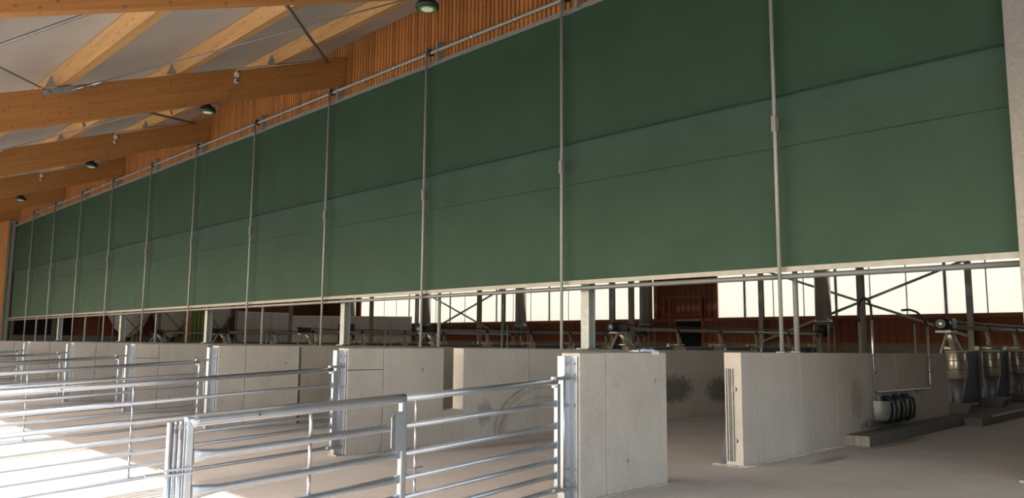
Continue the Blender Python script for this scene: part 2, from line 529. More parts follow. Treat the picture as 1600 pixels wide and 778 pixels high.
# gable walls
gl = MB()
gl.prism([(YO, -0.4), (YF+0.2, -0.4), (YF+0.2, 9.9), (23, zr), (YO, roof_z(YO))], XL-0.3, XL, 'X')
wl = struct(gl.build('wall_left', M['brown']))
MB().box(XL, XL+0.12, 11.9, YF, 0, 1.82).build('concrete_base', M['concrete_dark'], wl)
for j in range(26):
    MB().box(XL, XL+0.03, -1.4+j*0.52, -1.4+j*0.52+0.5, -0.3, roof_z(-1.4+j*0.52)-0.03).build('board', M['orange_board'], wl)
for z in (2.2, 3.9, 5.6):
    MB().box(XL, XL+0.06, -1.4, 11.1, z, z+0.08).build('rail', M['brown_trim'], wl)
for y0, y1, nm in ((12.3, 14.3, 'a'), (14.75, 15.6, 'b'), (23.0, 24.6, 'c')):
    MB().box(XL+0.01, XL+0.05, y0, y1, 1.84, 4.4).build('opening', M['hole'], wl)
MB().box(XL+0.01, XL+0.08, 15.9, 18.0, 1.84, 4.4).build('sliding_door', M['brown'], wl)
MB().box(XL+0.01, XL+0.10, 11.75, 12.25, 1.84, 4.4).build('grey_pier', M['concrete_dark'], wl)
MB().box(XL+0.01, XL+0.10, 14.35, 14.7, 1.84, 4.4).build('grey_pier', M['concrete_dark'], wl)
struct(MB().prism([(YC, -0.4), (YF+0.2, -0.4), (YF+0.2, 9.9), (23, zr), (YC, roof_z(YC))], XR, XR+0.3, 'X').build('wall_right', M['brown']))

# far wall: concrete base, boarding, translucent sheets
wf = struct(MB().box(XL, XR, YF, YF+0.25, -0.1, 1.66).build('wall_far', M['concrete_dark']))
MB().box(XL, XR, YF+0.02, YF+0.12, 1.66, 2.82).build('boarding', M['brown'], wf)
MB().box(XL, XR, YF+0.02, YF+0.12, 6.3, 10.3).build('upper_boarding', M['brown'], wf)
MB().box(XL, -51.05, YF+0.02, YF+0.12, 2.82, 6.3).build('left_boarding', M['brown'], wf)
MB().box(-23.7, -20.15, YF+0.02, YF+0.12, 2.82, 6.3).build('middle_boarding', M['brown'], wf)
bt = MB(); x = XL+0.2
while x < XR:
    bt.box(x, x+0.05, YF-0.02, YF+0.02, 1.68, 2.7); x += 0.33
x = -23.5
while x < -20.3:
    bt.box(x, x+0.05, YF-0.02, YF+0.02, 2.9, 6.2); x += 0.3
bt.build('batten', M['brown'], wf)['kind'] = 'stuff'
for x0, x1 in ((XL, XR),):
    MB().box(x0, x1, YF-0.05, YF+0.02, 2.72, 2.88).build('sill_rail', M['brown_trim'], wf)
    MB().box(x0, x1, YF-0.03, YF+0.02, 1.64, 1.72).build('bottom_rail', M['brown_trim'], wf)
for x0, x1, z0, z1 in ((-51.2, -50.95, 2.8, 6.3), (-23.85, -23.6, 2.8, 6.3), (-20.3, -20.1, 2.8, 6.3), (-23.3, -23.15, 2.8, 4.0), (-20.95, -20.8, 2.8, 4.0), (-22.95, -22.8, 1.66, 3.9), (-21.0, -20.85, 1.66, 3.9)):
    MB().box(x0, x1, YF-0.06, YF+0.02, z0, z1).build('frame_post', M['brown_trim'], wf)
for z in (3.0, 3.9):
    MB().box(-23.2, -20.85, YF-0.05, YF+0.02, z, z+0.12).build('frame_rail', M['brown_trim'], wf)
MB().box(-22.5, -21.1, YF-0.04, YF+0.03, 1.2, 2.76).build('doorway', M['hole'], wf)
MB().box(-22.5, -21.1, YF-0.07, YF+0.0, 2.76, 2.80).build('lintel', M['greyboard'], wf)
for k, (xa, xb, seams) in enumerate(((-51.0, -23.8, None), (-20.15, XR, None))):
    wn = struct(MB().box(xa, xb, YF+0.0, YF+0.10, 6.22, 6.34).build('window_%d' % (k+1), M['brown_trim']))
    n = max(1, round((xb-xa)/1.49))
    st = (xb-xa)/n
    for j in range(n):
        MB().box(xa+j*st+0.012, xa+(j+1)*st-0.012, YF+0.04, YF+0.06, 2.86, 6.24).build('pane', M['sheet'], wn)
    for j in range(n+1):
        xx = xa+j*st
        dark = j % 3 == 1
        wd = 0.05 if dark else 0.022
        MB().box(xx-wd, xx+wd, YF+0.03, YF+0.035+(0.06 if dark else 0.01), 2.86, 6.24).build('mullion' if dark else 'seam', M['rod' if dark else 'greyboard'], wn)

# ------------------------------------------------------------------ far wall posts and wind bracing
for j, x in enumerate((-52.2, -43.6, -34.9, -26.35, -17.66, -8.99, -0.3)):
    t = thing('wall_post', 'slim grey steel post against the translucent far wall, %s from the left' % ORD[j], 'post', (x, 33.9, 0), 'steel posts along the far wall')
    b = MB()
    b.box(x-0.10, x+0.10, 33.80, 33.815, 0, 9.6); b.box(x-0.10, x+0.10, 33.985, 34.0, 0, 9.6); b.box(x-0.008, x+0.008, 33.815, 33.985, 0, 9.6)
    b.build('shaft', M['galv_dull'], t)
    MB().beam((x-0.12, 33.9, 5.1), (x-0.55, 33.9, 5.5), 0.08, 0.08).build('knee_brace', M['galv_dull'], t)
    MB().box(x-0.16, x+0.16, 33.76, 34.04, 0, 0.03).build('base_plate', M['galv_dull'], t)
for a, c, nm in (((-17.55, 5.05), (-9.1, 2.0), 'falling to the right in the right-hand window bay'), ((-17.55, 1.75), (-9.1, 4.9), 'rising to the right in the right-hand window bay'),
                 ((-43.5, 5.28), (-35.0, 2.0), 'falling to the right in the left-hand window bay'), ((-43.5, 1.75), (-35.0, 4.85), 'rising to the right in the left-hand window bay')):
    y = 33.79 if 'falling' in nm else 33.765
    tag(MB().beam((a[0], y, a[1]), (c[0], y, c[1]), 0.03 if 'falling' in nm else 0.075, 0.10).build('wind_brace', M['galv_dull']), 'flat steel wind brace ' + nm, 'brace')

# ridge line pipe columns
for j, x in enumerate((-15.02-0.0, -23.75, -32.5, -41.2, -50.0)):
    pass
for j in range(6):
    x = -9.47-8.68*j
    y = 24.5
    t = thing('pipe_column', 'round steel pipe column standing inside the barn, %s from the right' % ORD[j], 'column', (x, y, 0), 'round pipe columns inside the barn')
    MB().tube((x, y, 1.3), (x, y, 13.5), 0.12, 16).build('shaft', M['steel'], t)
    MB().box(x-0.22, x+0.22, y-0.22, y+0.22, 1.3, 1.33).build('base_plate', M['galv_dull'], t)
    MB().box(x-0.3, x+0.3, y-0.3, y+0.3, 0, 1.3).build('plinth', M['concrete_dark'], t)

# ------------------------------------------------------------------ partition walls
LETW = ['behind the nearest gate', 'behind the second gate', 'behind the third gate', 'behind the fourth gate', 'behind the fifth gate', 'behind the sixth gate', 'behind the seventh gate', 'behind the eighth gate']
YN = 6.42
def ztop(y):
    return 1.53 if y < 8.6 else 1.53-0.0068*(y-8.6)
def wall_piece(parent, x1, th, y0, y1, za, zb, mat, nm='panel'):
    b = MB()
    b.hexa([(x1-th, y0, za), (x1, y0, za), (x1, y1, za), (x1-th, y1, za), (x1-th, y0, zb(y0)), (x1, y0, zb(y0)), (x1, y1, zb(y1)), (x1-th, y1, zb(y1))])
    return b.build(nm, mat, parent, bevel=0.008)
for k, x1 in enumerate(PX):
    th = 0.26
    t = thing('partition_block', 'short concrete wall end block ' + LETW[k], 'wall', (x1-th/2, YN, 0), 'concrete partition end blocks')
    G = 0.010
    if k == 1:
        js = [YN, 7.06, 8.25]
    elif k == 0:
        js = [YN, 6.88, 8.04]
    else:
        js = [YN, 6.97, 8.10]
    for a in range(len(js)-1):
        y0, y1 = js[a], js[a+1]
        if a == 0 and k % 2 == 1:      # form joint with a horizontal seam
            wall_piece(t, x1, th, y0, y1-G, 0, lambda y: 1.21, M['concrete'])
            wall_piece(t, x1, th, y0, y1-G, 1.218, lambda y: 1.53, M['concrete'])
        else:
            wall_piece(t, x1, th, y0, y1-G, 0, lambda y: 1.53, M['concrete'])
    for yy, zz in ((7.25, 0.33), (7.8, 1.2)):
        MB().lathe((x1-0.002, yy, zz), [(0.022, 0), (0.026, 0.004), (0.02, 0.006)], 12, 'X').build('tie_hole', M['concrete_darker'], t)
    # long run
    if k == 0:
        t2 = thing('partition_wall', 'long concrete partition wall right of the doorway with a grooved end', 'wall', (x1-th/2, 9.82, 0), 'long concrete partition walls')
        js = [9.82, 10.3, 11.6, 12.9, 15.6, 18.62]
    elif k == 1:
        t2 = thing('partition_wall', 'long concrete partition wall with a slot behind the second end block', 'wall', (x1-th/2, 8.66, 0), 'long concrete partition walls')
        js = [8.66, 10.24, 12.8, 15.6, 18.62]
        wall_piece(t2, x1, th, 8.25, 8.66, 0, lambda y: 0.53, M['concrete'], 'slot_sill')
    else:
        t2 = thing('partition_wall', 'long concrete partition wall running back from the %s end block' % ORD[k], 'wall', (x1-th/2, 8.15, 0), 'long concrete partition walls')
        js = [8.15, 10.24, 12.8, 15.6, 18.62]
    for a in range(len(js)-1):
        wall_piece(t2, x1-(0.02 if k > 1 else 0), th, js[a], js[a+1]-G, 0, ztop, M['concrete'] if k < 2 else M['concrete_darker'])  # from the third run on, shade is put into a darker concrete
    if k == 0:
        for dx in (0.075, 0.135):      # guide channels cast into the wall end
            b = MB()
            xx = x1-th+dx-0.02
            b.box(xx-0.022, xx-0.016, 9.795, 9.825, 0.05, 1.30); b.box(xx+0.016, xx+0.022, 9.795, 9.825, 0.05, 1.30); b.box(xx-0.022, xx+0.022, 9.815, 9.822, 0.05, 1.30)
            b.build('guide_channel', M['galv_dull'], t2)
        for zz in (1.02, 0.33):
            MB().lathe((x1-0.10, 9.822, zz), [(0.03, -0.006), (0.03, 0.0)], 12, 'Y').build('anchor_hole', M['hole'], t2)
            MB().box(x1-0.16, x1-0.08, 9.805, 9.815, zz-0.03, zz+0.03).build('anchor_plate', M['rod'], t2)

# crumpled film on the first block
rnd = random.Random(4)
vs = []; fs = []
nx, ny = 9, 22
for i in range(nx):
    for j in range(ny):
        y = 7.45+0.42*j/(ny-1)
        x = -5.58+0.17*i/(nx-1)
        h = 0.010+0.045*abs(rnd.random())*math.sin(math.pi*i/(nx-1)*0.9+0.15)*math.sin(math.pi*j/(ny-1))**0.5
        z = 1.532+h
        if i == nx-1:
            z -= 0.035+0.012*rnd.random() if j > 13 else 0; x = -5.432
        vs.append((x, y, z))
for i in range(nx-1):
    for j in range(ny-1):
        a = i*ny+j; fs.append((a, a+1, a+ny+1, a+ny))
film = thing('plastic_film', 'crumpled white plastic film lying on top of the nearest concrete block', 'film', (-5.5, 7.65, 1.53))
MB().add(vs, fs).build('sheet', M['foil'], film)
b = MB()
for j in range(7):
    y = 7.5+j*0.05
    b.box(-5.47, -5.455, y, y+0.03, 1.555+0.004*(j % 3), 1.578+0.004*(j % 3))
b.build('print', M['ink'], film)

# dark board leaning behind the grooved wall end
b = MB()
b.hexa([(-5.80, 9.86, 0.0), (-5.73, 9.86, 0.0), (-5.73, 10.1, 0.0), (-5.80, 10.1, 0.0), (-5.72, 9.9, 0.62), (-5.705, 9.9, 0.62), (-5.705, 10.08, 0.62), (-5.72, 10.08, 0.62)])
tag(b.build('rubber_wedge', M['navy']), 'dark rubber board leaning against the grooved concrete wall end', 'board')

# ------------------------------------------------------------------ kerb with raised strip
kb = struct(MB().box(-5.438, -5.06, 13.2, 18.2, 0, 0.17).build('trim_1', M['kerb'], bevel=0.012))
kb2 = struct(MB().prism([(-5.438, 18.2), (-4.72, 18.2), (-4.72, 33.6), (-6.3, 33.6), (-6.3, 18.65), (-5.438, 18.65)], 0, 0.17, 'Z').build('trim_2', M['kerb'], bevel=0.012))
MB().box(-4.74, -4.70, 18.95, 33.6, 0.15, 0.18).build('edge_angle', M['galv'], kb2)
for j in range(3):
    MB().box(-5.437+j*0.126, -5.316+j*0.126, 13.185, 13.21, 0.0, 0.155+0.004*j).build('end_face_piece', M['concrete_darker'], kb)

# ------------------------------------------------------------------ gate posts
for k, x1 in enumerate(PX):
    zt = 1.50
    t = thing('gate_post', 'galvanised channel post holding the %s gate, counted from the camera' % ORD[k], 'post', (x1-0.13, YN-0.05, 0), 'galvanised gate posts')
    xa, xb = x1-0.20, x1-0.02
    y0 = YN-0.012
    b = MB()
    b.box(xa, xb, y0-0.010, y0+0.0, 0, zt)
    b.box(xa, xa+0.010, y0-0.11, y0-0.010, 0, zt)
    b.box(xa+0.085, xa+0.093, y0-0.11, y0-0.010, 0, zt)
    b.box(xa-0.0, xa+0.10, y0-0.118, y0-0.110, 0, zt)
    chn = b.build('channel', M['galv'], t, bevel=0.002)
    for zz in (1.42, 1.30, 0.98, 0.32, 0.2):
        MB().lathe((xb-0.035, y0-0.010, zz), [(0.014, -0.014), (0.016, -0.010), (0.016, 0.0)], 8, 'Y').build('bolt', M['galv_dull'], chn)
    MB().box(x1-0.22, x1, y0-0.14, y0+0.005, 0.0, 0.015).build('foot_plate', M['galv_dull'], t)

# ------------------------------------------------------------------ telescopic gates
DZ = [0, .225, .45, .645, .80, .95, 1.095]
GATES = [(-5.53, -5.06, 0.028), (-9.82+0.0, -9.67, 0.042), (-14.36, -14.38, 0.045), (-18.6, -18.62, 0.045), (-23.0, -23.0, 0.045), (-27.3, -27.3, 0.045), (-31.65, -31.65, 0.045), (-35.95, -35.95, 0.045)]
GL = ['nearest silver tubular gate with the white bracket plate', 'second silver tubular gate, hinged to the post at the second concrete block', 'third silver tubular gate, hinged to the post at the third concrete block',
      'fourth silver tubular gate from the camera, behind three others', 'fifth silver tubular gate from the camera', 'sixth silver tubular gate from the camera', 'seventh silver tubular gate from the camera', 'farthest silver tubular gate']
for k, (xa, xb, sl) in enumerate(GATES):
    def P(y, dz, dx=0.0):
        s_ = (6.22-y)/4.2
        return Vector((xa+(xb-xa)*s_+dx, y, 1.24-sl*(6.22-y)-dz))
    t = thing('pen_gate', GL[k], 'gate', (xa, 6.22, 0), 'telescopic pen gates')
    yh = 6.14
    ym, ye, yr = (3.98, 2.13, 4.13) if k == 0 else (1.5, -0.3, 3.40)
    # inner section
    for i, dz in enumerate(DZ):
        r = 0.031 if i == 0 else 0.024
        p0, p1 = P(yh, dz), P(ym-0.02, dz)
        if i == 0:
            MB().tube(p0, p1, r, 12).build('rail', M['galv'], t)
        else:
            a = Vector((1, 0, 0)); u = Vector((0, 0, 1))
            MB().loft([(p0, a*0.008, u*0.038), (P(yh-0.05, dz), a*0.010, u*0.036), (P(yh-0.16, dz), a*r, u*r), (p1, a*r, u*r)], 12).build('rail', M['galv'], t)
    MB().box(xa-0.025, xa+0.025, yh, yh+0.05, 1.24-DZ[6]-0.03, 1.215).build('hinge_stile', M['galv'], t, bevel=0.004)
    for i in range(6):
        MB().tube(P(yr, DZ[i]+0.026), P(yr, DZ[i+1]-0.02), 0.011, 8).build('brace_rod', M['galv'], t)
    # hinge bolts to the post
    for dz in (0.0-0.03, 1.10):
        z = 1.24-dz
        ha = MB().box(xa-0.012, xa+0.055, yh-0.06, yh+0.17, z-0.018, z+0.018).build('hinge_arm', M['galv_dull'], t)
        MB().lathe((xa+0.02, yh-0.06, z), [(0.020, -0.014), (0.020, 0.0)], 8, 'Y').build('hinge_nut', M['white'], ha)
    MB().box(xa-0.01, xa+0.03, yh-0.05, yh+0.0, 1.175, 1.20).build('hinge_tab', M['white'], t)
    MB().tube((xa+0.03, yh+0.10, 0.10), (xa+0.03, yh+0.10, 1.30), 0.011, 8).build('pivot_rod', M['galv'], t)
    # outer section
    for i, dz in enumerate(DZ):
        if i == 0:
            MB().path([P(ym+0.01, 0.0)-Vector((0, 0, 0)), P(ym-0.05, 0.0), P(ye+0.05, 0.0), P(ye, 0.02)], 0.038, 14).build('frame_rail', M['galv'], t)
            continue
        a = Vector((1, 0, 0)); u = Vector((0, 0, 1))
        r = 0.029
        MB().loft([(P(ym-0.03, dz), a*0.012, u*0.036), (P(ym-0.10, dz), a*0.016, u*0.034), (P(ym-0.25, dz), a*r, u*r), (P(ye+0.22, dz), a*r, u*r), (P(ye+0.09, dz), a*0.014, u*0.044), (P(ye+0.02, dz), a*0.006, u*0.05)], 14).build('frame_rail', M['galv'], t)
    for yy, rr, nm in ((ym, 0.034, 'middle_stile'), (ye, 0.033, 'end_stile')):
        p0, p1 = P(yy, DZ[6]+0.06), P(yy, -0.03)
        MB().beam(p0, p1, rr*1.5, rr*1.8, (0, 1, 0)).build(nm, M['galv'], t, bevel=0.012)
    for i in range(6):
        if i in (0, 1, 2, 3, 4, 5):
            MB().tube(P(ye+0.94, DZ[i]+0.03), P(ye+0.94, DZ[i+1]-0.024), 0.013, 8).build('brace_rod', M['galv'], t)
    # latch post and clamp beyond the end stile
    for yy, rr in ((ye-0.085, 0.012), (ye-0.05, 0.016), (ye-0.125, 0.022)):
        p0, p1 = P(yy, DZ[6]+0.06), P(yy, -0.005)
        MB().tube(p0, p1, rr, 8).build('latch_bar', M['galv'], t)
    c = P(ye-0.08, 0.29)
    MB().prism([(c.x-0.035, c.y-0.17), (c.x+0.03, c.y-0.19), (c.x+0.05, c.y-0.05), (c.x+0.05, c.y+0.09), (c.x-0.035, c.y+0.09)], c.z-0.03, c.z-0.018, 'Z').build('latch_plate', M['galv'], t)
    MB().prism([(c.x-0.035, c.y-0.09), (c.x+0.05, c.y-0.09), (c.x+0.05, c.y+0.09), (c.x-0.035, c.y+0.09)], c.z+0.0, c.z+0.012, 'Z').build('latch_plate', M['galv'], t)
    MB().box(c.x-0.01, c.x+0.01, c.y-0.04, c.y+0.08, P(ye, 0.03).z-0.01, P(ye, 0.03).z+0.01).build('link', M['galv'], t)
    if k == 0:
        q = P(ym-0.06, 0.0)
        bp = MB()
        bp.box(q.x+0.025, q.x+0.031, ym-0.10, ym-0.02, q.z-0.42, q.z-0.10)
        bp.add([(q.x+0.031, ym-0.10, q.z-0.42), (q.x+0.031, ym-0.10, q.z-0.10), (q.x+0.06, ym-0.155, q.z-0.14), (q.x+0.06, ym-0.155, q.z-0.38),
                (q.x+0.026, ym-0.10, q.z-0.42), (q.x+0.026, ym-0.10, q.z-0.10), (q.x+0.055, ym-0.16, q.z-0.14), (q.x+0.055, ym-0.16, q.z-0.38)],
               [(0, 1, 2, 3), (4, 7, 6, 5), (0, 3, 7, 4), (1, 5, 6, 2), (3, 2, 6, 7), (0, 4, 5, 1)])
        o = bp.build('bracket_plate', M['galv'], t)
        o['label'] = 'folded pale bracket plate bolted to the middle stile'
        for zz in (0.16, 0.36):
            MB().lathe((q.x+0.031, ym-0.06, q.z-zz), [(0.009, 0), (0.009, 0.01)], 8, 'X').build('bolt', M['galv_dull'], t)
        c2 = P(ym+0.045, 0.52)
        MB().beam(c2, c2-Vector((0, 0, 0.13)), 0.02, 0.02, (0, 1, 0)).build('spring_catch', M['galv'], t)
        MB().tube(c2-Vector((0, 0, 0.065)), c2+Vector((0.0, 0.18, -0.055)), 0.006, 6).build('catch_pin', M['galv'], t)
        c3 = P(3.30-0.8, 0.0)
    # little drill hole in the top rail
    hp = P(2.62, 0.0)
    MB().lathe((hp.x+0.0375, hp.y, hp.z), [(0.007, -0.004), (0.007, 0.002)], 10, 'X').build('drill_hole', M['hole'], t)

# ------------------------------------------------------------------ steel columns on the partitions
for j, x in enumerate(COLX):
    t = thing('steel_column', 'galvanised H-section column behind the curtain, %s from the right' % ORD[j], 'column', (x, 11.87, 1.52), 'galvanised columns under the curtain')
    b = MB(); z0, z1 = 1.53, 9.7
    b.box(x-0.10, x+0.10, 11.77, 11.785, z0, z1); b.box(x-0.10, x+0.10, 11.955, 11.97, z0, z1); b.box(x-0.005, x+0.005, 11.785, 11.955, z0, z1)
    b.build('shaft', M['column'], t)
    MB().box(x-0.16, x+0.12, 11.70, 12.02, 1.508, 1.535).build('base_plate', M['galv_dull'], t)

# ------------------------------------------------------------------ the curtain
CX0, CX1 = -54.0, -2.3
POLX = [-5.64, -10.15, -14.55, -18.95, -23.4, -27.92, -32.3, -36.8, -41.2, -45.6, -49.8]
def bow(x):
    ps = [CX1]+POLX+[CX0]
    for a, c in zip(ps[:-1], ps[1:]):
        if c <= x <= a:
            u = (x-c)/(a-c)
            return 0.10*(1-abs(2*u-1)**9)
    return 0.0
def sheet(z0, z1, y, nm, mat, parent, hem):
    xs = []
    x = CX0
    while x < CX1-0.05:
        xs.append(x); x += 0.12
    xs.append(CX1)
    zs = [z0, z0+0.03, z0+0.06]+[z0+0.06+(z1-z0-0.06)*i/14 for i in range(1, 15)]
    rn = random.Random(7)
    vs = []; fs = []
    ph = [rn.uniform(0, 6.28) for _ in range(8)]
    for i, x in enumerate(xs):
        for j, z in enumerate(zs):
            u = (z-z0)/(z1-z0)
            yy = y-bow(x)*(0.4+0.6*math.sin(math.pi*min(1, u+0.15)))
            yy += 0.008*math.sin(x*3.1+ph[0]+z)*u*(1-u)*2+0.006*math.sin(x*7.7+ph[1])*(1-u)**3
            if j == 1:
                yy -= hem
            vs.append((x, yy, z))
    n = len(zs)
    for i in range(len(xs)-1):
        for j in range(n-1):
            a = i*n+j; fs.append((a, a+1, a+n+1, a+n))
    return MB().add(vs, fs, True).build(nm, mat, parent)
t = thing('roller_curtain', 'long green fabric curtain closing the upper wall of the barn', 'curtain', (-28, YC, 2.7))
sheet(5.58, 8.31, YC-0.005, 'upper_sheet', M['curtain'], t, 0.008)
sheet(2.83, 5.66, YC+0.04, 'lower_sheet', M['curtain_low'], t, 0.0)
xs_ = [CX0+(CX1-CX0)*i/400 for i in range(401)]
MB().path([(x, YC-0.010-bow(x)*0.672, 5.588) for x in xs_], 0.017, 6).build('hem_shade', M['hem'], t)  # dark line standing for the shade at the fold
MB().path([(x, YC+0.038-bow(x)*0.708, 4.75) for x in xs_], 0.009, 5).build('seam', M['curtain'], t)
b = MB()
b.box(CX0-0.5, 6.0, YC-0.06, YC+0.02, 8.31, 8.345); b.box(CX0-0.5, 6.0, YC-0.035, YC+0.03, 8.345, 8.375); b.box(CX0-0.5, 6.0, YC-0.06, YC+0.02, 8.375, 8.41)
b.build('top_rail', M['alu'], t)
MB().box(CX0, CX1+0.05, YC-0.075, YC-0.05, 2.755, 2.835).build('bottom_bar', M['alu'], t)
MB().tube((CX0, YC-0.03, 2.685), (CX1+0.05, YC-0.03, 2.685), 0.042, 14).build('roll_tube', M['alu'], t)
for j in range(34):
    x = -4-1.5*j
    MB().box(x, x+0.03, YC-0.07, YC-0.058, 8.35, 8.38).build('rail_screw', M['rod'], t)
# continuation of the barn wall to the right, outside the picture
tag(MB().box(-1.68, XR, YC+0.0, YC+0.04, 0.1, 8.3).build('side_curtain', M['curtain']), 'green fabric curtain right of the right-hand column, out of view', 'curtain')

# drive shaft above
t = thing('drive_shaft', 'grey steel tube shaft running above the green curtain', 'shaft', (-28, YC-0.12, 8.6))
MB().tube((-55, YC-0.12, 8.62), (6, YC-0.12, 8.62), 0.045, 14).build('tube', M['galv_dull'], t)
for x in POLX:
    MB().lathe((x+0.10, YC-0.12, 8.62), [(0.05, -0.035), (0.085, -0.03), (0.085, 0.03), (0.05, 0.035)], 16, 'X').build('bearing', M['black'], t)
    MB().box(x+0.34, x+0.40, YC-0.16, YC+0.03, 8.34, 8.84).build('hanger', M['alu'], t)
    for dx in (1.6, 3.0):
        MB().lathe((x+dx, YC-0.12, 8.62), [(0.054, -0.05), (0.054, 0.05)], 12, 'X').build('coupling', M['galv'], t)

# guide poles
for j, x in enumerate(POLX):
    zb = 1.512 if j == 0 else 0.0
    t = thing('guide_pole', 'thin vertical grey pole in front of the green curtain, %s from the right' % ORD[j], 'pole', (x, YC-0.16, zb), 'guide poles in front of the curtain')
    MB().tube((x, YC-0.16, zb), (x, YC-0.16, 8.72), 0.030, 12).build('shaft', M['pole'], t)
    o = MB().box(x-0.04, x+0.035, YC-0.205, YC-0.125, 4.98, 5.24).build('clamp_box', M['alu'], t, bevel=0.006)
    MB().box(x+0.035, x+0.06, YC-0.17, YC-0.11, 5.0, 5.2).build('clamp_back', M['rod'], t)
    MB().box(x-0.045, x+0.045, YC-0.2, YC-0.09, 8.68, 8.76).build('head_clamp', M['galv_dull'], t)
    MB().box(x-0.07, x+0.07, YC-0.23, YC-0.09, zb, zb+0.012).build('foot_plate', M['galv_dull'], t)
    # pipe behind the curtain
    if j % 2 == 0:
        xx = x-0.02
        t = thing('support_pipe', 'grey pipe close behind the %s guide pole from the right' % ORD[j], 'pole', (xx, 12.0, zb), 'support pipes behind the curtain')
        MB().tube((xx, 12.0, zb), (xx, 12.0, 8.4), 0.042, 12).build('shaft', M['pole'], t)
        MB().box(xx-0.08, xx+0.08, 11.92, 12.08, zb, zb+0.012).build('foot_plate', M['galv_dull'], t)
# walls carrying these poles need a narrow ledge where no partition stands: pole foot brackets sit on the partitions

# left end guide of the curtain and right-hand column
t = thing('end_guide', 'upright galvanised end guide with green strip at the left end of the curtain', 'guide', (-54.6, YC, 0))
MB().box(-55.25, -55.1, YC-0.15, YC-0.02, 0.9, 8.9).build('outer_post', M['galv'], t)
MB().box(-55.1, -54.35, YC-0.08, YC-0.05, 0.9, 8.9).build('green_strip', M['curtain'], t)
MB().box(-54.35, -54.25, YC-0.16, YC-0.02, 0.9, 8.9).build('inner_post', M['galv_dull'], t)
MB().box(-54.2, -54.0, YC-0.04, YC+0.06, 0.9, 8.9).build('inner_jamb', M['black'], t)
t = thing('end_column', 'broad pale galvanised column at the right edge of the curtain', 'column', (-2.1, 11.45, 0))
MB().box(-2.42, -1.72, 11.33, 11.58, 0, 9.6).build('shaft', M['galv_dull'], t, bevel=0.01)
MB().box(-2.55, -1.6, 11.2, 11.59, 0, 0.03).build('base_plate', M['galv_dull'], t)

# ------------------------------------------------------------------ roof beams
SL = math.atan(K)
rotb = Matrix.Rotation(math.pi/2, 3, 'Z') @ Matrix.Rotation(-SL, 3, 'Y')
PL = ['out of view above the camera', 'crossing the top left corner of the picture', 'ending beside the sixth guide pole, with steel rods fixed to it', 'second in full view, with a lamp cable', 'third in full view', 'fourth in full view, close to the gable', 'last before the gable wall']
for j, x in enumerate(BEAMX):
    b = MB()
    y0, y1 = YO, YC+0.02
    def bz(y, top):
        return (9.59 if top else 8.76)-K*(YC-y)
    b.hexa([(x-0.20, y0, bz(y0, 0)), (x, y0, bz(y0, 0)), (x, y1, bz(y1, 0)), (x-0.20, y1, bz(y1, 0)), (x-0.20, y0, bz(y0, 1)), (x, y0, bz(y0, 1)), (x, y1, bz(y1, 1)), (x-0.20, y1, bz(y1, 1))])
    ob = b.build('roof_beam', M['glulam'], None, rot=rotb, bevel=0.008)
    # keep the frame of the object along the timber
    ob.location = (0, 0, 0)
    tag(ob, 'big orange laminated timber roof beam, ' + PL[j], 'beam', 'laminated roof beams')

BAYN = ['the bay above the camera', 'the bay nearest the camera in view', 'the second bay in view', 'the third bay in view', 'the fourth bay in view', 'the last bay before the gable']
ROWN = ['next to the slatted wall', 'second from the slatted wall', 'third from the slatted wall', 'fourth from the slatted wall', 'at the open eave']
for j in range(6):
    xb, xa = BEAMX[j]-0.1, BEAMX[j+1]-0.1
    for r_, y in enumerate((9.62, 7.10, 4.62, 2.15, -0.3)):
        t = thing('purlin', 'pale timber purlin %s, in %s' % (ROWN[r_], BAYN[j]), 'purlin', ((xa+xb)/2, y, roof_z(y)-0.35), 'purlins under the roof sheets')
        b = MB()
        def q(dy, dz):
            c_, s_ = math.cos(SL), math.sin(SL)
            return (y+dy*c_-dz*s_, roof_z(y)-0.352+dy*s_+dz*c_)
        poly = [q(-0.14, 0.0), q(0.14, 0.0), q(0.14, 0.325), q(-0.14, 0.325)]
        b.prism(poly, xa, xb, 'X')
        b.build('timber', M['purlin'], t, bevel=0.006)
        # steel angle at the beam, a lapped end of the neighbour
        xx = xa+0.22
        MB().prism([q(-0.20, 0.0), q(-0.42, 0.0), q(-0.20, 0.26)], xx-0.10, xx-0.085, 'X').build('gusset', M['galv_dull'], t)
        if j == 2:
            pb = [q(-0.20, 0.04), q(-0.141, 0.04), q(-0.141, 0.30), q(-0.20, 0.30)]
            MB().prism(pb, xa+0.12, xa+2.1, 'X').build('lapped_timber', M['purlin'], t)
            MB().prism(pb, xa+2.1, xa+2.12, 'X').build('end_grain', M['endgrain'], t)

